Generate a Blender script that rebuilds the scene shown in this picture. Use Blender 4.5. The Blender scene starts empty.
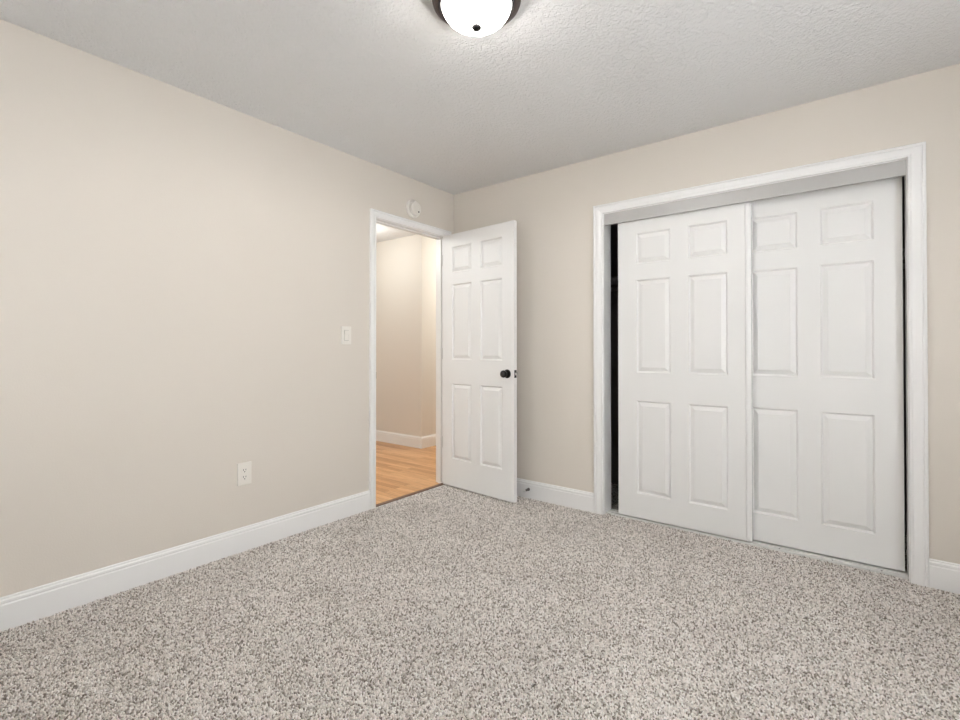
import bpy, bmesh, math, random
from mathutils import Vector, Matrix
random.seed(7)
sc = bpy.context.scene
COL = sc.collection

# ------------------------------------------------------------------ camera
H = 2.44                                             # ceiling height; carpet top is z = 0, room corner is x = y = 0
cd = bpy.data.cameras.new('camera')
cam = bpy.data.objects.new('camera', cd); COL.objects.link(cam)
cam.location = (2.68968, -3.10742, 1.11662)
YAW, PITCH = 0.65898, 0.00817
cam.rotation_euler = (math.pi/2 + PITCH, 0, YAW)
cd.sensor_width = 36; cd.lens = 481.059/960*36
cd.shift_y = (345.692-360)/960
cd.clip_start = 0.02
sc.camera = cam

# ------------------------------------------------------------------ world and light
w = bpy.data.worlds.new('sky'); sc.world = w; w.use_nodes = True
wn = w.node_tree; wn.nodes['Background'].inputs[0].default_value = (0.75, 0.86, 1, 1)
wn.nodes['Background'].inputs[1].default_value = 1.3

def area(name, loc, aim, sx, sy, power, col):
    l = bpy.data.lights.new(name, 'AREA'); l.shape = 'RECTANGLE'; l.size = sx; l.size_y = sy
    l.energy = power; l.color = col
    o = bpy.data.objects.new(name, l); COL.objects.link(o); o.location = loc
    o.rotation_euler = (Vector(aim)-Vector(loc)).to_track_quat('-Z', 'Y').to_euler()
    return o
RX, RY = 3.75, -4.05                                  # right wall, rear wall
WR = (0.14, 0.48, 1.05, 2.05)                         # assumed window in the rear wall: x0 x1 z0 z1
WX = (-2.95, -1.55, 0.90, 2.05)                       # added window in the right wall: y0 y1 z0 z1
area('assumed_rear_light', ((WR[0]+WR[1])/2, RY-0.16, (WR[2]+WR[3])/2), (1.0, 0, 1.05), WR[1]-WR[0], WR[3]-WR[2], 172, (0.95, 0.975, 1)).data.spread = math.radians(66)  # unseen source placed by the open door's shadow, narrowed towards the back corner
area('right_window_fill', (RX+0.16, (WX[0]+WX[1])/2, (WX[2]+WX[3])/2), (0, -1.0, 2.5), WX[1]-WX[0], WX[3]-WX[2], 51, (0.95, 0.975, 1))  # added fill outside the made-up window, aimed up to brighten the ceiling
for loc, e_ in (((-1.55, 0.10, 2.20), 11), ((-0.62, 1.80, 2.15), 30), ((-1.1, -1.5, 2.2), 34)):    # first: unseen hall lamp; other two: added fill for hall walls and floor
    pl = bpy.data.lights.new('hall_lamp_and_fill', 'POINT'); pl.energy = e_; pl.color = (0.95, 1.0, 1.0); pl.shadow_soft_size = 0.12
    po = bpy.data.objects.new('hall_lamp_and_fill', pl); COL.objects.link(po); po.location = loc

LAMP_GLOW, LAMP_POWER = 57.0, 31.0
sc.cycles.adaptive_threshold = 0.005
vs = sc.view_settings
vs.view_transform = 'Standard'; vs.look = 'None'; vs.gamma = 1; vs.use_curve_mapping = False
vs.exposure = 0.09

# ------------------------------------------------------------------ materials
def mat(name, col, rough=0.5, metal=0.0, spec=0.5):
    m = bpy.data.materials.new(name); m.use_nodes = True
    b = m.node_tree.nodes['Principled BSDF']
    b.inputs['Base Color'].default_value = (*col, 1); b.inputs['Roughness'].default_value = rough
    b.inputs['Metallic'].default_value = metal; b.inputs['Specular IOR Level'].default_value = spec
    return m, m.node_tree, b
def N(nt, t, **kw):
    n = nt.nodes.new(t)
    for k, v in kw.items():
        if k in n.inputs: n.inputs[k].default_value = v
        else: setattr(n, k, v)
    return n
def coords(nt):
    g = nt.nodes.new('ShaderNodeNewGeometry'); return g.outputs['Position']
def bump(nt, b, src, strength, dist):
    bp = nt.nodes.new('ShaderNodeBump'); bp.inputs['Strength'].default_value = strength; bp.inputs['Distance'].default_value = dist
    nt.links.new(src, bp.inputs['Height']); nt.links.new(bp.outputs[0], b.inputs['Normal'])
def ramp(nt, src, stops):
    r = nt.nodes.new('ShaderNodeValToRGB'); nt.links.new(src, r.inputs[0])
    el = r.color_ramp.elements
    while len(el) < len(stops): el.new(0.5)
    for e, (p, c) in zip(el, stops): e.position = p; e.color = (*c, 1)
    return r.outputs[0]

# painted wall: fine roller stipple
WALL, nt, b = mat('beige_wall_paint', (0.738, 0.680, 0.608), 0.6, 0, 0.3)
n = N(nt, 'ShaderNodeTexNoise', Scale=160.0, Detail=3.0); nt.links.new(coords(nt), n.inputs['Vector'])
n2 = N(nt, 'ShaderNodeTexNoise', Scale=2.2, Detail=2.0); nt.links.new(coords(nt), n2.inputs['Vector'])
ad = N(nt, 'ShaderNodeMath', operation='MULTIPLY_ADD'); nt.links.new(n2.outputs[0], ad.inputs[0]); ad.inputs[1].default_value = 6.0; nt.links.new(n.outputs[0], ad.inputs[2])
bump(nt, b, ad.outputs[0], 0.35, 0.0012)
# textured ceiling
CEIL, nt, b = mat('white_textured_ceiling', (0.83, 0.825, 0.82), 0.75, 0, 0.25)
n = N(nt, 'ShaderNodeTexNoise', Scale=56.0, Detail=4.0, Roughness=0.6, Distortion=0.6); nt.links.new(coords(nt), n.inputs['Vector'])
rp = ramp(nt, n.outputs[0], [(0.38, (0, 0, 0)), (0.62, (1, 1, 1))])
bump(nt, b, rp, 0.8, 0.0035)
# white semi-gloss paint
WHITE, nt, b = mat('white_semi_gloss_paint', (0.89, 0.88, 0.865), 0.26, 0, 0.5)
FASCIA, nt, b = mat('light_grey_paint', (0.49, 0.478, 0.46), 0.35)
DOORW, nt, b = mat('white_moulded_door_paint', (0.845, 0.835, 0.815), 0.42, 0, 0.45)
n = N(nt, 'ShaderNodeTexNoise', Scale=30.0, Detail=5.0, Roughness=0.7)
mp = N(nt, 'ShaderNodeMapping'); mp.inputs['Scale'].default_value = (5, 5, 0.35)
nt.links.new(coords(nt), mp.inputs[0]); nt.links.new(mp.outputs[0], n.inputs['Vector'])
bump(nt, b, n.outputs[0], 0.08, 0.001)
IVORY, nt, b = mat('ivory_plastic', (0.84, 0.80, 0.735), 0.3)
SEAM, nt, b = mat('ivory_gap_shade', (0.42, 0.39, 0.34), 0.6)  # darker ivory stands in for the shaded gap round the rocker
SLOT, nt, b = mat('dark_slot', (0.03, 0.03, 0.03), 0.6)
BLACK, nt, b = mat('oil_rubbed_bronze', (0.022, 0.020, 0.020), 0.28, 0.6)
BRONZE, nt, b = mat('brushed_bronze', (0.085, 0.066, 0.062), 0.42, 0.7)
STEEL, nt, b = mat('satin_nickel', (0.58, 0.57, 0.55), 0.3, 1.0)
DARKM, nt, b = mat('aged_nickel', (0.20, 0.19, 0.18), 0.35, 1.0)
RUBBER, nt, b = mat('white_rubber', (0.78, 0.78, 0.76), 0.5)
WIREW, nt, b = mat('white_coated_shelf', (0.5, 0.5, 0.49), 0.4)
TRACK, nt, b = mat('white_enamelled_track', (0.74, 0.73, 0.70), 0.35)
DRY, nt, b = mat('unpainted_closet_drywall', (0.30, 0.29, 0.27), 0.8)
GLASS, nt, b = mat('frosted_lit_glass', (0.9, 0.9, 0.9), 0.25)
b.inputs['Emission Color'].default_value = (1, 0.97, 0.93, 1); b.inputs['Emission Strength'].default_value = LAMP_GLOW
tr = N(nt, 'ShaderNodeBsdfTransparent'); mxs = N(nt, 'ShaderNodeMixShader'); mxs.inputs[0].default_value = 0.35      # 65 % passes straight through
nt.links.new(tr.outputs[0], mxs.inputs[1]); nt.links.new(b.outputs[0], mxs.inputs[2]); nt.links.new(mxs.outputs[0], nt.nodes['Material Output'].inputs[0])
PANE, nt, b = mat('window_glass', (1, 1, 1), 0.02)
b.inputs['Transmission Weight'].default_value = 1.0; b.inputs['IOR'].default_value = 1.0
# carpet: short twisted tufts, two-tone
def tuft_mat():
    m, nt, b = mat('carpet_yarn', (0.5, 0.46, 0.42), 0.9, 0, 0.1)
    oi = N(nt, 'ShaderNodeObjectInfo')
    c1 = ramp(nt, oi.outputs['Random'], [(0.0, (0.21, 0.18, 0.15)), (0.13, (0.39, 0.35, 0.305)), (0.40, (0.68, 0.635, 0.58)), (0.72, (0.86, 0.79, 0.74)), (1.0, (0.96, 0.93, 0.89))])
    n = N(nt, 'ShaderNodeTexNoise', Scale=2.6, Detail=5.0, Roughness=0.6); nt.links.new(coords(nt), n.inputs['Vector'])
    c2 = ramp(nt, n.outputs[0], [(0.32, (0.90, 0.895, 0.89)), (0.62, (1.0, 1.0, 1.0))])
    mx = N(nt, 'ShaderNodeMix', data_type='RGBA', blend_type='MULTIPLY'); mx.inputs[0].default_value = 1.0
    nt.links.new(c1, mx.inputs[6]); nt.links.new(c2, mx.inputs[7]); nt.links.new(mx.outputs[2], b.inputs['Base Color'])
    return m
TUFT = tuft_mat()
CARPET, nt, b = mat('speckled_greige_carpet', (0.5, 0.46, 0.42), 0.95, 0, 0.1)
P = coords(nt)
v = N(nt, 'ShaderNodeTexVoronoi', Scale=150.0); nt.links.new(P, v.inputs['Vector'])
sp = N(nt, 'ShaderNodeSeparateColor'); nt.links.new(v.outputs['Color'], sp.inputs[0])
c1 = ramp(nt, sp.outputs[0], [(0.0, (0.09, 0.075, 0.062)), (0.18, (0.28, 0.25, 0.22)), (0.42, (0.64, 0.605, 0.56)), (0.75, (0.80, 0.765, 0.72)), (1.0, (0.97, 0.95, 0.92))])
n = N(nt, 'ShaderNodeTexNoise', Scale=5.5, Detail=4.0, Roughness=0.65); nt.links.new(P, n.inputs['Vector'])
c2 = ramp(nt, n.outputs[0], [(0.3, (0.90, 0.90, 0.90)), (0.7, (1.0, 1.0, 1.0))])
mx = N(nt, 'ShaderNodeMix', data_type='RGBA', blend_type='MULTIPLY'); mx.inputs[0].default_value = 1.0
nt.links.new(c1, mx.inputs[6]); nt.links.new(c2, mx.inputs[7]); nt.links.new(mx.outputs[2], b.inputs['Base Color'])
n3 = N(nt, 'ShaderNodeTexNoise', Scale=260.0, Detail=2.0); nt.links.new(P, n3.inputs['Vector'])
ad = N(nt, 'ShaderNodeMath', operation='ADD'); nt.links.new(n3.outputs[0], ad.inputs[0])
iv = N(nt, 'ShaderNodeMath', operation='MULTIPLY'); nt.links.new(v.outputs['Distance'], iv.inputs[0]); iv.inputs[1].default_value = -0.9
nt.links.new(iv.outputs[0], ad.inputs[1])
bump(nt, b, ad.outputs[0], 0.8, 0.006)
# oak strip floor, boards run along x
WOOD, nt, b = mat('honey_oak_boards', (0.6, 0.36, 0.18), 0.3, 0, 0.5)
P = coords(nt)
mp = N(nt, 'ShaderNodeMapping'); nt.links.new(P, mp.inputs[0])
br = N(nt, 'ShaderNodeTexBrick', offset=0.37, offset_frequency=2)
br.inputs['Scale'].default_value = 1.0; br.inputs['Mortar Size'].default_value = 0.0009; br.inputs['Mortar Smooth'].default_value = 0.1
br.inputs['Brick Width'].default_value = 0.62; br.inputs['Row Height'].default_value = 0.057; br.inputs['Bias'].default_value = 0.0
br.inputs['Color1'].default_value = (0.0, 0.0, 0.0, 1); br.inputs['Color2'].default_value = (1, 1, 1, 1); br.inputs['Mortar'].default_value = (0.1, 0.1, 0.1, 1)
nt.links.new(mp.outputs[0], br.inputs['Vector'])
base = ramp(nt, br.outputs['Color'], [(0.0, (0.50, 0.235, 0.085)), (0.5, (0.66, 0.355, 0.155)), (1.0, (0.76, 0.455, 0.225))])
mg = N(nt, 'ShaderNodeMapping'); mg.inputs['Scale'].default_value = (2.2, 38, 1); nt.links.new(P, mg.inputs[0])
ng = N(nt, 'ShaderNodeTexNoise', Scale=1.6, Detail=6.0, Roughness=0.62, Distortion=0.7); nt.links.new(mg.outputs[0], ng.inputs['Vector'])
gr = ramp(nt, ng.outputs[0], [(0.34, (0.68, 0.58, 0.48)), (0.52, (1, 1, 1))])
mx = N(nt, 'ShaderNodeMix', data_type='RGBA', blend_type='MULTIPLY'); mx.inputs[0].default_value = 0.8
nt.links.new(base, mx.inputs[6]); nt.links.new(gr, mx.inputs[7])
m2 = N(nt, 'ShaderNodeMix', data_type='RGBA'); nt.links.new(br.outputs['Fac'], m2.inputs[0])
nt.links.new(mx.outputs[2], m2.inputs[6]); m2.inputs[7].default_value = (0.16, 0.07, 0.03, 1)
nt.links.new(m2.outputs[2], b.inputs['Base Color'])
THRESH, nt, b = mat('dark_stained_strip', (0.16, 0.085, 0.05), 0.45)

# ------------------------------------------------------------------ mesh helpers
def obj(name, bm, m, parent=None, loc=None, smooth=False, bevel=0, seg=2):
    bmesh.ops.recalc_face_normals(bm, faces=bm.faces)
    me = bpy.data.meshes.new(name); bm.to_mesh(me); bm.free(); me.materials.append(m)
    o = bpy.data.objects.new(name, me); COL.objects.link(o)
    if parent: o.parent = parent
    if loc is not None: o.location = loc
    if smooth:
        for p in me.polygons: p.use_smooth = True
    if bevel:
        md = o.modifiers.new('bevel', 'BEVEL'); md.width = bevel; md.segments = seg; md.limit_method = 'ANGLE'; md.angle_limit = math.radians(60)
        md.harden_normals = False
    return o
def box(bm, x0, x1, y0, y1, z0, z1):
    vs = [bm.verts.new((x, y, z)) for x in (x0, x1) for y in (y0, y1) for z in (z0, z1)]
    for f in ((0,1,3,2), (4,6,7,5), (0,4,5,1), (2,3,7,6), (0,2,6,4), (1,5,7,3)): bm.faces.new([vs[i] for i in f])
    return bm
def B(*a): return box(bmesh.new(), *a)
def lathe(bm, prof, M=Matrix(), seg=48, cap=True):
    """prof: (radius, height) along local z"""
    rings = []
    for r, z in prof:
        if r < 1e-6: rings.append([bm.verts.new(M @ Vector((0, 0, z)))])
        else: rings.append([bm.verts.new(M @ Vector((r*math.cos(2*math.pi*i/seg), r*math.sin(2*math.pi*i/seg), z))) for i in range(seg)])
    for a, c in zip(rings, rings[1:]):
        for i in range(seg):
            j = (i+1) % seg
            if len(a) == 1 and len(c) == 1: break
            if len(a) == 1: bm.faces.new((a[0], c[j], c[i]))
            elif len(c) == 1: bm.faces.new((a[i], a[j], c[0]))
            else: bm.faces.new((a[i], a[j], c[j], c[i]))
    if cap:
        for r in (rings[0], rings[-1]):
            if len(r) > 1: bm.faces.new(r)
    return bm
def sweep(bm, prof, path, closed_prof=True):
    """prof: list of (a, b); path: list of (origin, vec_a, vec_b) frames; one prism between them, capped."""
    rings = [[bm.verts.new(Vector(o) + Vector(va)*a + Vector(vb)*b_) for a, b_ in prof] for o, va, vb in path]
    n_ = len(prof)
    for r0, r1 in zip(rings, rings[1:]):
        for i in range(n_):
            j = (i+1) % n_; bm.faces.new((r0[i], r0[j], r1[j], r1[i]))
    bm.faces.new(rings[0]); bm.faces.new(rings[-1])
    return bm
def tube(bm, pts, r, seg=10):
    prev = None
    for k, p in enumerate(pts):
        p = Vector(p); a = Vector(pts[max(k-1, 0)]); c = Vector(pts[min(k+1, len(pts)-1)])
        t = (c-a).normalized(); u = t.orthogonal().normalized() if prev is None else (prev - t*prev.dot(t)).normalized()
        prev = u; v_ = t.cross(u)
        ring = [bm.verts.new(p + (u*math.cos(2*math.pi*i/seg) + v_*math.sin(2*math.pi*i/seg))*r) for i in range(seg)]
        if k:
            for i in range(seg): bm.faces.new((last[i], last[(i+1) % seg], ring[(i+1) % seg], ring[i]))
        else: bm.faces.new(ring)
        last = ring
    bm.faces.new(last)
    return bm
def props(o, label=None, cat=None, group=None, kind=None):
    if label: o['label'] = label
    if cat: o['category'] = cat
    if group: o['group'] = group
    if kind: o['kind'] = kind
    return o
def empty(name, loc, label, cat, kind=None, rz=0):
    o = bpy.data.objects.new(name, None); COL.objects.link(o); o.location = loc; o.rotation_euler = (0, 0, rz)
    o.empty_display_size = 0.1
    return props(o, label, cat, kind=kind)
def S(o, label, cat): return props(o, label, cat, kind='structure')

def wall_mesh(axis, c0, c1, u0, u1, holes, z0=-0.04, z1=H+0.03):
    """solid wall of thickness c0..c1 across `axis`, running u0..u1, with rectangular holes (ua, ub, za, zb); no inner faces"""
    us = sorted({u0, u1, *[h[0] for h in holes], *[h[1] for h in holes]})
    zs = sorted({z0, z1, *[h[2] for h in holes], *[h[3] for h in holes]})
    def solid(i, j):
        if i < 0 or j < 0 or i >= len(us)-1 or j >= len(zs)-1: return False
        um, zm = (us[i]+us[i+1])/2, (zs[j]+zs[j+1])/2
        return not any(h[0] < um < h[1] and h[2] < zm < h[3] for h in holes)
    bm = bmesh.new(); cache = {}
    def V(c, u, z):
        k = (c, u, z)
        if k not in cache: cache[k] = bm.verts.new((c, u, z) if axis == 'x' else (u, c, z))
        return cache[k]
    for i in range(len(us)-1):
        for j in range(len(zs)-1):
            if not solid(i, j): continue
            a, b_, c, d = us[i], us[i+1], zs[j], zs[j+1]
            for q in (c0, c1): bm.faces.new((V(q, a, c), V(q, b_, c), V(q, b_, d), V(q, a, d)))
            if not solid(i-1, j): bm.faces.new((V(c0, a, c), V(c1, a, c), V(c1, a, d), V(c0, a, d)))
            if not solid(i+1, j): bm.faces.new((V(c0, b_, c), V(c1, b_, c), V(c1, b_, d), V(c0, b_, d)))
            if not solid(i, j-1): bm.faces.new((V(c0, a, c), V(c1, a, c), V(c1, b_, c), V(c0, b_, c)))
            if not solid(i, j+1): bm.faces.new((V(c0, a, d), V(c1, a, d), V(c1, b_, d), V(c0, b_, d)))
    return bm

# ------------------------------------------------------------------ shell
T = 0.12; TL = 0.10
DY0, DY1, DZ = -0.850, -0.107, 2.055                 # doorway in the left wall
CX0, CX1, CZ = 1.351, 2.900, 2.041                   # closet opening in the back wall
JT = 0.018                                           # jamb board
CARPET_T = 0.012
S(obj('floor', B(0.0, RX, RY, 0.030, -0.04, -0.006), CARPET), 'bedroom floor under the speckled carpet pile', 'floor')
def pile(name, x0, x1, y0, y1, z, label):
    """short twisted yarn tufts standing on the floor, scattered by geometry nodes"""
    bm = bmesh.new(); vs_ = [bm.verts.new(p) for p in ((x0, y0, z), (x1, y0, z), (x1, y1, z), (x0, y1, z))]; bm.faces.new(vs_)
    me = bpy.data.meshes.new(name); bm.to_mesh(me); bm.free(); me.materials.append(TUFT)
    o = bpy.data.objects.new(name, me); COL.objects.link(o)
    g = bpy.data.node_groups.new(name, 'GeometryNodeTree')
    g.interface.new_socket('Geometry', in_out='INPUT', socket_type='NodeSocketGeometry')
    g.interface.new_socket('Geometry', in_out='OUTPUT', socket_type='NodeSocketGeometry')
    nd, lk = g.nodes, g.links
    gi, go = nd.new('NodeGroupInput'), nd.new('NodeGroupOutput')
    dp = nd.new('GeometryNodeDistributePointsOnFaces'); dp.distribute_method = 'POISSON'
    dp.inputs['Distance Min'].default_value = PILE_GAP; dp.inputs['Density Max'].default_value = 60000
    ic = nd.new('GeometryNodeMeshIcoSphere'); ic.inputs['Radius'].default_value = 0.0035; ic.inputs['Subdivisions'].default_value = 2
    sm = nd.new('GeometryNodeSetMaterial'); sm.inputs['Material'].default_value = TUFT
    ip = nd.new('GeometryNodeInstanceOnPoints')
    rr = nd.new('FunctionNodeRandomValue'); rr.data_type = 'FLOAT_VECTOR'; rr.inputs[0].default_value = (-0.5, -0.5, 0); rr.inputs[1].default_value = (0.5, 0.5, 6.28)
    rs = nd.new('FunctionNodeRandomValue'); rs.data_type = 'FLOAT_VECTOR'; rs.inputs[0].default_value = (0.6, 0.6, 1.0); rs.inputs[1].default_value = (1.05, 1.05, 2.1)
    lk.new(gi.outputs[0], dp.inputs['Mesh']); lk.new(dp.outputs['Points'], ip.inputs['Points']); lk.new(ic.outputs['Mesh'], sm.inputs['Geometry'])
    lk.new(sm.outputs[0], ip.inputs['Instance']); lk.new(rr.outputs[0], ip.inputs['Rotation']); lk.new(rs.outputs[0], ip.inputs['Scale'])
    lk.new(ip.outputs[0], go.inputs[0])
    md = o.modifiers.new('pile', 'NODES'); md.node_group = g
    return props(o, label, 'carpet', kind='stuff')
PILE_GAP = 0.0049
pile('carpet_pile', 0.014, RX-0.014, RY+0.014, 0.028, -0.0052, 'speckled grey and beige cut pile carpet covering the bedroom floor')
S(obj('ceiling', B(-TL, RX+T, RY-T, T, H, H+0.12), CEIL), 'white textured bedroom ceiling', 'ceiling')
S(obj('wall_left', wall_mesh('x', -TL, 0, RY-T, 0, [(DY0-JT, DY1+JT, -0.04, DZ+JT)]), WALL), 'beige painted wall with the open doorway, switch and outlet', 'wall')
S(obj('wall_back', wall_mesh('y', 0, T, -TL, RX+T, [(CX0-JT, CX1+JT, -0.04, CZ+JT)]), WALL), 'beige painted wall around the closet', 'wall')
S(obj('wall_right', wall_mesh('x', RX, RX+T, RY-T, 0, [(*WX[:2], *WX[2:])]), WALL), 'beige wall right of the camera with an added window', 'wall')
S(obj('wall_rear', wall_mesh('y', RY-T, RY, 0, RX, [WR]), WALL), 'beige wall behind the camera with an assumed narrow window', 'wall')

# hall beyond the doorway
HX, HY = -1.185, 0.810                               # free corner of the hall wall
WZ = -0.004                                          # oak floor top
S(obj('floor_hall', B(-3.6, -0.030, -2.6, 3.0, -0.05, WZ), WOOD), 'honey oak strip floor of the hall beyond the doorway', 'floor')
S(obj('ceiling_hall', B(-3.6, -TL, -2.6, 3.0, H, H+0.12), CEIL), 'white hall ceiling seen through the top of the doorway', 'ceiling')
bm = bmesh.new(); box(bm, -3.6, HX, HY, 3.0, -0.04, H+0.02)
S(obj('wall_hall', bm, WALL), 'beige hall wall with a free corner facing the doorway', 'wall')
S(obj('wall_hall_far', B(HX, -TL, 2.9, 3.02, -0.04, H+0.02), WALL), 'beige wall at the far end of the hall', 'wall')
S(obj('wall_hall_west', B(-3.72, -3.6, -2.7, 3.0, -0.04, H+0.02), WALL), 'beige wall at the left end of the hall', 'wall')
S(obj('wall_hall_south', B(-3.6, -TL, -2.72, -2.6, -0.04, H+0.02), WALL), 'beige wall at the near end of the hall', 'wall')
S(obj('wall_hall_side', B(-TL, 0.0, T, 2.9, -0.04, H+0.02), WALL), 'beige hall wall continuing past the bedroom corner', 'wall')

# closet interior
KX0, KX1, KY = 1.02, 3.23, 0.76
bm = bmesh.new()
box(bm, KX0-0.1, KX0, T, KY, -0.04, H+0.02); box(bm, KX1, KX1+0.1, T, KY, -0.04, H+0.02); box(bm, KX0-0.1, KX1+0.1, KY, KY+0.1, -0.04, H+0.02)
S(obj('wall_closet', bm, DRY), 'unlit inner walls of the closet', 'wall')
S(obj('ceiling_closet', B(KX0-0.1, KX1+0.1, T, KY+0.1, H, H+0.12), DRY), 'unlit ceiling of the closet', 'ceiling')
S(obj('floor_closet', B(KX0-0.1, KX1+0.1, 0.122, KY, -0.04, 0.0), CARPET), 'carpet inside the dark closet', 'carpet')

# ------------------------------------------------------------------ baseboards  (a = out of the wall, b = up)
BH = 0.130
BASE = [(0, -0.004), (0.0145, -0.004), (0.0145, 0.098), (0.0130, 0.101), (0.0120, 0.1035), (0.0120, 0.1055), (0.0135, 0.108), (0.0130, 0.116),
        (0.0100, 0.1195), (0.0080, 0.1205), (0.0080, 0.1225), (0.0075, 0.127), (0.0045, BH), (0, BH)]
def baseboard(name, p0, p1, out, label, z=0.0, k=1.0):
    out = Vector(out); up = Vector((0, 0, k))
    S(obj(name, sweep(bmesh.new(), BASE, [((*p0, z), out, up), ((*p1, z), out, up)]), WHITE), label, 'baseboard')
CW, CWD = 0.066, 0.053                                # casing widths: closet, bedroom door
baseboard('baseboard_left', (0, RY), (0, DY0-CWD), (1, 0, 0), 'white stepped baseboard along the left wall up to the door casing')
baseboard('baseboard_left_corner', (0, DY1+CWD), (0, 0), (1, 0, 0), 'short white baseboard behind the open door hinge side')
baseboard('baseboard_back', (0, 0), (CX0-CW, 0), (0, -1, 0), 'white baseboard between the open door and the closet casing')
baseboard('baseboard_back_right', (CX1+CW, 0), (RX, 0), (0, -1, 0), 'white baseboard right of the closet casing')
baseboard('baseboard_right', (RX, RY), (RX, 0), (-1, 0, 0), 'white baseboard along the right wall')
baseboard('baseboard_rear', (0, RY), (RX, RY), (0, 1, 0), 'white baseboard behind the camera')
# hall wall baseboard turns the free corner (mitred)
bm = sweep(bmesh.new(), BASE, [((-3.6, HY, WZ), (0, -1, 0), (0, 0, 1)), ((HX, HY, WZ), (1, -1, 0), (0, 0, 1)), ((HX, 2.9, WZ), (1, 0, 0), (0, 0, 1))])
S(obj('baseboard_hall', bm, WHITE), 'white baseboard wrapping the hall wall corner above the oak floor', 'baseboard')

# ------------------------------------------------------------------ casings
CAS = [(0, 0), (0, 0.0085), (0.0004, 0.0098), (0.0012, 0.0110), (0.0024, 0.0119), (0.0042, 0.0126), (0.0065, 0.0129), (0.010, 0.0130), (0.0125, 0.0110), (0.0150, 0.0110), (0.026, 0.0145), (0.040, 0.0165), (0.047, 0.0165),
       (0.0495, 0.0145), (0.0515, 0.0145), (0.054, 0.0185), (0.060, 0.0200), (0.0645, 0.0185), (CW, 0.0160), (CW, 0)]   # a: from opening outwards, b: out of wall
def casing(name, wall, lo, hi, top, m, label, z0=-0.004, side=1, k=1.0, kt=1.0):
    # U-shaped mitred sweep: up one leg, across, down the other
    if wall == 'left': P3 = lambda u, z: Vector((0 if side > 0 else -TL, u, z)); U = Vector((0, 1, 0)); OUT = Vector((side, 0, 0))
    else: P3 = lambda u, z: Vector((u, 0, z)); U = Vector((1, 0, 0)); OUT = Vector((0, -1, 0))
    up = Vector((0, 0, 1)); R = 0.004
    path = [(P3(lo-R, z0), -U*k, OUT), (P3(lo-R, top+R), -U*k+up*kt, OUT), (P3(hi+R, top+R), U*k+up*kt, OUT), (P3(hi+R, z0), U*k, OUT)]
    return S(obj(name, sweep(bmesh.new(), CAS, path), m), label, 'door trim')
CASD = casing('trim_1', 'left', DY0, DY1, DZ, WHITE, 'white moulded casing around the open bedroom doorway', k=CWD/CW, kt=CWD/CW)
casing('trim_2', 'left', DY0, DY1, DZ, WHITE, 'white casing on the hall side of the bedroom doorway', side=-1, k=CWD/CW, kt=CWD/CW)
casing('trim_3', 'back', CX0, CX1, CZ, WHITE, 'white moulded casing around the wide closet opening', kt=0.90)
# jambs with stops
bm = bmesh.new()
box(bm, -TL, 0.0, DY0-JT, DY0, -0.004, DZ+JT); box(bm, -TL, 0.0, DY1, DY1+JT, -0.004, DZ+JT); box(bm, -TL, 0.0, DY0, DY1, DZ, DZ+JT)
box(bm, -0.075, -0.042, DY0, DY0+0.011, -0.004, DZ); box(bm, -0.075, -0.042, DY1-0.011, DY1, -0.004, DZ); box(bm, -0.075, -0.042, DY0+0.011, DY1-0.011, DZ-0.011, DZ)
jamb = S(obj('trim_4', bm, WHITE), 'white door jamb lining the bedroom doorway with a stop and strike plate', 'door trim')
bm = bmesh.new()
box(bm, -0.034, 0.0005, DY0, DY0+0.0018, 0.905, 0.962)
box(bm, 0.0005, 0.0045, DY0-0.004, DY0+0.0030, 0.912, 0.955)
obj('strike_plate', bm, BLACK, jamb, bevel=0.0008)
bm = bmesh.new()
box(bm, CX0-JT, CX0, 0.0, T, -0.004, CZ+JT); box(bm, CX1, CX1+JT, 0.0, T, -0.004, CZ+JT); box(bm, CX0, CX1, 0.0, T, CZ, CZ+JT)
S(obj('trim_5', bm, WHITE), 'white closet jamb lining the opening', 'door trim')
# closet header fascia hides the top track
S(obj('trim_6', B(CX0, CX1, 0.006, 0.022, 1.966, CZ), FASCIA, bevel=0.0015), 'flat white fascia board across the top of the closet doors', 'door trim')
bm = bmesh.new()
for y in (0.038, 0.083): box(bm, CX0, CX1, y-0.002, y+0.034, 2.012, CZ)
S(obj('trim_7', bm, TRACK), 'top track behind the closet fascia', 'track')
bm = B(CX0, CX1, 0.030, 0.122, -0.03, 0.002)
for y in (0.0305, 0.073, 0.118): box(bm, CX0, CX1, y, y+0.004, 0.002, 0.006)
trk = S(obj('trim_8', bm, TRACK), 'white floor track under the sliding closet doors', 'track')
bm = bmesh.new()
for x in (2.36, 2.60, 2.80): lathe(bm, [(0.0035, 0.0), (0.0035, 0.0012), (0.0, 0.0018)], Matrix.Translation((x, 0.055, 0.002)), 12)
obj('track_screws', bm, SLOT, trk)
S(obj('trim_9', B(-0.034, -0.0, DY0, DY1, -0.03, 0.001), THRESH, bevel=0.001), 'thin dark strip where oak floor meets carpet', 'threshold')

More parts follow.
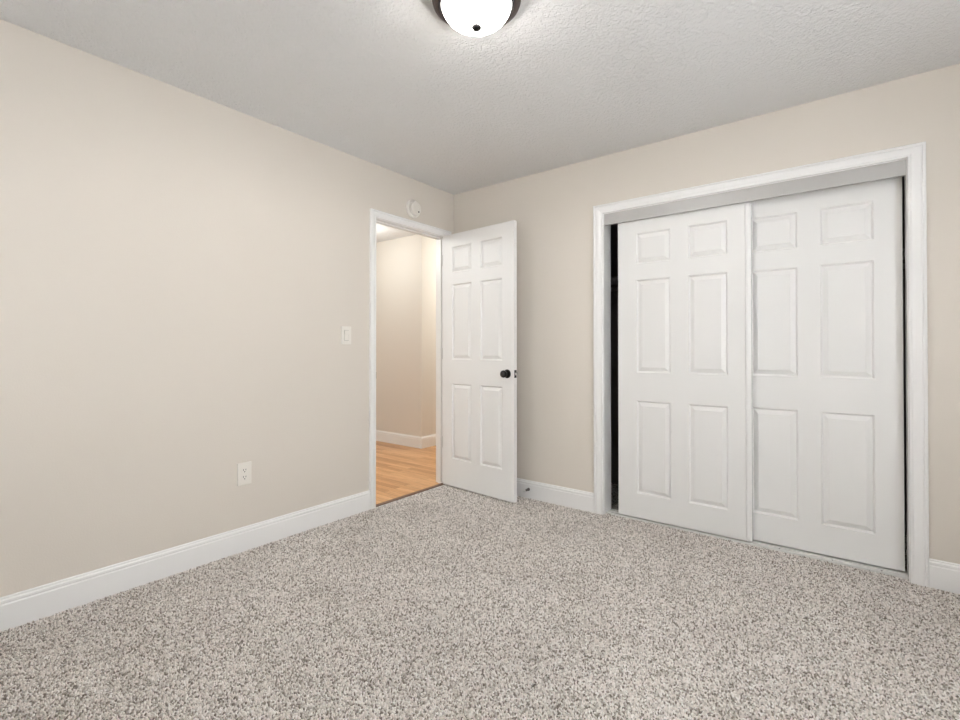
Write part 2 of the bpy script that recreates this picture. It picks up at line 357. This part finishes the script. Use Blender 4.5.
# ------------------------------------------------------------------ six-panel door slabs
def slab_mesh(W, Hd, t, us, zs, u_off=0.0):
    """local x: 0..W, y: -t/2..t/2, z: 0..Hd; panels given as ((ua, ub), ...) x ((za, zb), ...), moulded on both faces"""
    bm = bmesh.new()
    X = sorted({0, W, *[e for p in us for e in p]}); Z = sorted({0, Hd, *[e for p in zs for e in p]})
    loops = [(0.0, 0.0), (0.002, 0.0030), (0.006, 0.0085), (0.0085, 0.0115), (0.0115, 0.0115), (0.0140, 0.0100), (0.0310, 0.0025), (0.0335, 0.0005), (0.0342, 0.0005)]
    for s in (-1, 1):
        g = {}
        def V(x, z, d=0.0):
            k = (round(x, 5), round(z, 5), round(d, 5))
            if k not in g: g[k] = bm.verts.new((x, s*(t/2-d), z))
            return g[k]
        for i in range(len(X)-1):
            for j in range(len(Z)-1):
                xa, xb, za, zb = X[i], X[i+1], Z[j], Z[j+1]
                if (xa, xb) in us and (za, zb) in zs:
                    prev = None
                    for ins, d in loops:
                        r = [V(xa+ins, za+ins, d), V(xb-ins, za+ins, d), V(xb-ins, zb-ins, d), V(xa+ins, zb-ins, d)]
                        if prev:
                            for k in range(4): bm.faces.new((prev[k], prev[(k+1) % 4], r[(k+1) % 4], r[k]))
                        prev = r
                    bm.faces.new(prev)
                else:
                    bm.faces.new((V(xa, za), V(xb, za), V(xb, zb), V(xa, zb)))
    bm.verts.ensure_lookup_table()
    # rim
    def rim(pts):
        for a, b_ in zip(pts, pts[1:]):
            fa = [v_ for v_ in bm.verts if abs(v_.co.x-a[0]) < 1e-6 and abs(v_.co.z-a[1]) < 1e-6 and abs(abs(v_.co.y)-t/2) < 1e-6]
            fb = [v_ for v_ in bm.verts if abs(v_.co.x-b_[0]) < 1e-6 and abs(v_.co.z-b_[1]) < 1e-6 and abs(abs(v_.co.y)-t/2) < 1e-6]
            fa.sort(key=lambda q: q.co.y); fb.sort(key=lambda q: q.co.y)
            bm.faces.new((fa[0], fa[1], fb[1], fb[0]))
    rim([(x, 0) for x in X]); rim([(x, Hd) for x in X]); rim([(0, z) for z in Z]); rim([(W, z) for z in Z])
    return bm
# --- closet doors
def closet_door(name, x0, x1, yf, us, label, strip=None):
    z0, z1, t = 0.012, 2.010, 0.034
    e = empty(name, (x0, yf+t/2, z0), label, 'closet door', kind='structure')
    zs = [(0.170-z0, 0.780-z0), (0.966-z0, 1.576-z0), (1.683-z0, 1.884-z0)]
    if strip:
        W = strip-x0
        obj('door_slab', slab_mesh(W, z1-z0, t, [(a-x0, b_-x0) for a, b_ in us], zs), DOORW, e, bevel=0.0012)
        # rounded white edge guard down the closing edge
        bm = bmesh.new()
        w_ = x1-strip
        prof = [(0.0012, t), (0.0012, 0.0015), (0.004, -0.0012), (w_*0.5, -0.0026), (w_-0.004, 0.0004), (w_, 0.006), (w_, t)]
        sweep(bm, prof, [((W, -t/2, 0), (1, 0, 0), (0, 1, 0)), ((W, -t/2, z1-z0), (1, 0, 0), (0, 1, 0))])
        obj('edge_strip', bm, WHITE, e)
    else:
        obj('door_slab', slab_mesh(x1-x0, z1-z0, t, [(a-x0, b_-x0) for a, b_ in us], zs), DOORW, e, bevel=0.0012)
    return e
closet_door('door_2', 1.4370, 2.2290, 0.036, [(1.562, 1.779), (1.887, 2.106)], 'left white six-panel sliding closet door, in front of the other, beside the dark gap', strip=2.199)
closet_door('door_3', 2.1060, 2.8900, 0.085, [(2.222, 2.449), (2.552, 2.778)], 'right white six-panel sliding closet door, partly behind the other')
# --- open bedroom door (local x runs from hinge to free edge; local -y faces the camera)
DW, DH, DT = 0.744, 2.046, 0.035
hx, hy = 0.013, -0.1325
ang = math.atan2(-0.057, 0.737)
d1 = empty('door_1', (hx, hy, 0.010), 'white six-panel bedroom door standing open with black knob', 'door', kind='structure', rz=ang)
zz = [(0.222, 0.832), (1.026, 1.636), (1.733, 1.943)]
obj('door_slab', slab_mesh(DW, DH, DT, [(0.106, 0.321), (0.418, 0.633)], zz), DOORW, d1, bevel=0.0012)
KZ, KXL = 0.930, DW-0.061
def knob(s):
    M = Matrix.Translation((KXL, s*DT/2, KZ)) @ Matrix.Rotation(math.pi/2 if s < 0 else -math.pi/2, 4, 'X')
    k = obj('door_knob', lathe(bmesh.new(), [(0.0, 0.0), (0.0125, 0.0), (0.0115, 0.016), (0.0130, 0.024), (0.0200, 0.029), (0.0255, 0.036), (0.0275, 0.044), (0.0262, 0.052), (0.0210, 0.0585), (0.012, 0.062), (0.0, 0.063)], M, 40), BLACK, d1, smooth=True)
    obj('rosette', lathe(bmesh.new(), [(0.0, 0.0), (0.0325, 0.0), (0.0325, 0.003), (0.0305, 0.0055), (0.024, 0.0085), (0.016, 0.0095), (0.0, 0.0095)], M, 40), BLACK, k, smooth=False)
knob(-1); knob(1)
bm = B(DW-0.0005, DW+0.0016, -0.0125, 0.0125, KZ-0.028, KZ+0.028)
lp = obj('latch_plate', bm, BLACK, d1, bevel=0.0006)
bm = bmesh.new(); sweep(bm, [(-0.008, 0), (0.008, 0), (0.008, 0.003), (-0.006, 0.010), (-0.008, 0.010)], [((DW+0.001, 0, KZ-0.009), (0, 1, 0), (1, 0, 0)), ((DW+0.001, 0, KZ+0.009), (0, 1, 0), (1, 0, 0))])
obj('latch_bolt', bm, STEEL, lp)
for z in (0.30, 1.03, 1.80):
    bm = bmesh.new()
    lathe(bm, [(0.0, -0.002), (0.0045, -0.002), (0.0058, 0.0), (0.0058, 0.089), (0.0045, 0.091), (0.0, 0.091)], Matrix.Translation((-0.0075, -DT/2+0.003, z)), 16)
    box(bm, -0.0085, -0.0005, -DT/2+0.004, DT/2-0.004, z, z+0.089)
    obj('hinge', bm, TRACK, d1)

# ------------------------------------------------------------------ ceiling light
LX, LY = 1.593, -1.713
cl = empty('ceiling_light', (LX, LY, H), 'round flush ceiling light with bronze rim and lit frosted glass bowl', 'ceiling light')
pan = [(0.0, 0.0), (0.144, 0.0), (0.154, -0.003), (0.157, -0.010), (0.154, -0.020), (0.161, -0.024), (0.165, -0.032), (0.162, -0.040), (0.150, -0.046), (0.141, -0.048), (0.139, -0.046), (0.139, -0.008), (0.0, -0.008)]
obj('rim', lathe(bmesh.new(), pan, seg=96), BRONZE, cl, smooth=True)
obj('glass_retaining_ring', lathe(bmesh.new(), [(0.139, -0.020), (0.1395, -0.050), (0.137, -0.0545), (0.1315, -0.0545), (0.1275, -0.051), (0.1275, -0.020), (0.139, -0.020)], seg=96, cap=False), BLACK, cl, smooth=True)
gl = []
for i in range(15):
    a = math.pi/2*i/14
    gl.append((0.127*math.cos(a) if i < 14 else 0.0, -0.048-0.078*math.sin(a)))
obj('glass_bowl', lathe(bmesh.new(), [(0.0, -0.046)] + gl, seg=96), GLASS, cl, smooth=True)
obj('finial', lathe(bmesh.new(), [(0.0, -0.123), (0.016, -0.123), (0.0190, -0.127), (0.018, -0.133), (0.013, -0.138), (0.006, -0.141), (0.0, -0.142)], seg=32), BLACK, cl, smooth=True)

pl = bpy.data.lights.new('ceiling_light_bulb', 'POINT'); pl.energy = LAMP_POWER; pl.color = (1, 0.975, 0.94); pl.shadow_soft_size = 0.018
po = bpy.data.objects.new('ceiling_light_bulb', pl); COL.objects.link(po); po.location = (0, 0, -0.030); po.parent = cl

# ------------------------------------------------------------------ smoke detector above the doorway
sd = empty('smoke_detector', (0, -0.486, 2.206), 'round white smoke detector mounted on the wall above the doorway', 'smoke detector')
MX = Matrix.Rotation(math.pi/2, 4, 'Y')
obj('base', lathe(bmesh.new(), [(0.0, 0.0), (0.070, 0.0), (0.071, 0.006), (0.069, 0.014), (0.064, 0.018), (0.059, 0.0185), (0.059, 0.004), (0.0, 0.004)], MX, 48), IVORY, sd, smooth=False)
bm = lathe(bmesh.new(), [(0.0, 0.004), (0.053, 0.004), (0.053, 0.034), (0.050, 0.040), (0.044, 0.043), (0.030, 0.0445), (0.0295, 0.0425), (0.026, 0.0425), (0.0255, 0.0450), (0.012, 0.0455), (0.0, 0.0455)], MX, 48)
cv = obj('cover', bm, IVORY, sd)
M = Matrix.Translation((0.0435, 0.022, -0.026)) @ MX
obj('sensor_port', lathe(bmesh.new(), [(0.0, 0.0), (0.0065, 0.0), (0.006, 0.0022), (0.0, 0.0026)], M, 16), SLOT, cv)
obj('test_button', lathe(bmesh.new(), [(0.0, 0.0), (0.009, 0.0), (0.0085, 0.0016), (0.0, 0.0022)], Matrix.Translation((0.0440, -0.002, 0.0)) @ MX, 20), IVORY, cv)

# ------------------------------------------------------------------ switch and outlet
def plate(parent, cy, cz, w_, h_):
    bm = bmesh.new()
    prof = [(0.0, 0.0), (0.0050, 0.0), (0.0066, 0.0014), (0.0070, 0.0034)]       # (out, inset)
    prev = None
    for out, ins in prof:
        r = [bm.verts.new((out, sy*(w_/2-ins), sz*(h_/2-ins))) for sy, sz in ((-1, -1), (1, -1), (1, 1), (-1, 1))]
        if prev:
            for k in range(4): bm.faces.new((prev[k], prev[(k+1) % 4], r[(k+1) % 4], r[k]))
        else: bm.faces.new(r)
        prev = r
    bm.faces.new(prev)
    return obj('cover_plate', bm, IVORY, parent)
sw = empty('light_switch', (0, -1.106, 1.212), 'white rocker light switch on the wall left of the doorway', 'light switch')
plate(sw, 0, 0, 0.080, 0.121)
obj('rocker_gap_shade', B(0.0062, 0.0074, -0.0185, 0.0185, -0.0350, 0.0350), SEAM, sw)
bm = bmesh.new(); sweep(bm, [(0.005, -0.033), (0.0095, -0.033), (0.0082, 0.0), (0.0135, 0.033), (0.005, 0.033)], [((0, -0.0165, 0), (1, 0, 0), (0, 0, 1)), ((0, 0.0165, 0), (1, 0, 0), (0, 0, 1))])
obj('rocker', bm, IVORY, sw)
for z in (-0.048, 0.048):
    obj('screw', lathe(bmesh.new(), [(0.0, 0.0), (0.0032, 0.0), (0.0026, 0.0010), (0.0, 0.0012)], Matrix.Translation((0.006, 0, z)) @ MX, 12), IVORY, sw)
ot = empty('wall_outlet', (0, -1.786, 0.425), 'white duplex electrical outlet low on the wall near the baseboard', 'outlet')
plate(ot, 0, 0, 0.078, 0.124)
for z in (-0.0195, 0.0195):
    bm = bmesh.new()
    pts = []
    for i in range(32):
        a = 2*math.pi*i/32; pts.append((0.0172*math.cos(a), max(-0.0135, min(0.0135, 0.0172*math.sin(a)))))
    sweep(bm, pts, [((0.005, 0, z), (0, 1, 0), (0, 0, 1)), ((0.0078, 0, z), (0, 1, 0), (0, 0, 1))])
    rc = obj('receptacle', bm, IVORY, ot)
    bm = bmesh.new()
    box(bm, 0.0072, 0.0080, -0.0080, -0.0052, z-0.0015, z+0.0075); box(bm, 0.0072, 0.0080, 0.0052, 0.0080, z-0.0010, z+0.0070)
    lathe(bm, [(0.0, 0.0), (0.0030, 0.0), (0.0030, 0.0008), (0.0, 0.0008)], Matrix.Translation((0.0072, 0, z-0.0085)) @ MX, 12)
    obj('slots', bm, SLOT, rc)
obj('centre_screw', lathe(bmesh.new(), [(0.0, 0.0), (0.0030, 0.0), (0.0026, 0.0010), (0.0, 0.0013)], Matrix.Translation((0.006, 0, 0)) @ MX, 12), IVORY, ot)

# ------------------------------------------------------------------ spring door stop on the back baseboard
ds = empty('door_stop', (0.757, -0.0145, 0.066), 'small metal spring door stop with white tip on the baseboard', 'door stop')
MY = Matrix.Rotation(math.pi/2, 4, 'X')
obj('mounting_base', lathe(bmesh.new(), [(0.0, 0.0), (0.0115, 0.0), (0.0115, 0.003), (0.008, 0.007), (0.0, 0.007)], MY, 20), DARKM, ds)
pts = []
for i in range(12*9+1):
    t_ = i/(12*9); a = 2*math.pi*9*t_; r = 0.0068-0.0018*t_
    pts.append((r*math.cos(a), -0.006-0.046*t_, r*math.sin(a)))
obj('spring', tube(bmesh.new(), pts, 0.0018, 6), DARKM, ds, smooth=True)
obj('rubber_tip', lathe(bmesh.new(), [(0.0, 0.050), (0.0070, 0.050), (0.0082, 0.053), (0.0082, 0.062), (0.0065, 0.066), (0.0, 0.067)], MY, 20), RUBBER, ds, smooth=True)

# ------------------------------------------------------------------ inside the closet
sh = empty('closet_shelf', (KX0, KY, 1.66), 'pale shelf board seen through the dark gap beside the closet door', 'shelf')
obj('board', B(0.0, KX1-KX0, -0.32, 0.0, 0.0, 0.018), WIREW, sh)
obj('cleat', B(0.0, 0.018, -0.32, 0.0, -0.06, 0.0), WIREW, sh)
obj('cleat', B(KX1-KX0-0.018, KX1-KX0, -0.32, 0.0, -0.06, 0.0), WIREW, sh)
bm = tube(bmesh.new(), [(KX0, KY-0.28, 1.585), (KX1, KY-0.28, 1.585)], 0.015, 16)
props(obj('closet_rod', bm, STEEL), 'metal hanging rod under the shelf inside the dark closet', 'closet rod')

# ------------------------------------------------------------------ unseen windows, assumed behind and added beside the camera to let light in
def window(name, wall, u0, u1, z0, z1, label):
    bm = bmesh.new(); f = 0.045
    def bx(a, b_, c, d, p, q, target=None):
        t_ = target or bm
        if wall == 'rear': box(t_, a, b_, RY-q, RY-p, c, d)
        else: box(t_, RX+p, RX+q, a, b_, c, d)
    bx(u0, u0+f, z0, z1, 0.03, 0.10); bx(u1-f, u1, z0, z1, 0.03, 0.10); bx(u0+f, u1-f, z0, z0+f, 0.03, 0.10); bx(u0+f, u1-f, z1-f, z1, 0.03, 0.10)
    zm = (z0+z1)/2; bx(u0+f, u1-f, zm-0.02, zm+0.02, 0.04, 0.085)
    o = S(obj(name, bm, WHITE), label, 'window')
    bm2 = bmesh.new(); bx(u0+f, u1-f, z0+f, zm-0.02, 0.060, 0.064, bm2); bx(u0+f, u1-f, zm+0.02, z1-f, 0.060, 0.064, bm2)
    obj('pane', bm2, PANE, o)
window('assumed_window_1', 'rear', *WR, 'assumed narrow white framed sash window in the unseen wall behind the camera')
window('added_window_2', 'right', *WX, 'white framed sash window added in the unseen wall right of the camera')
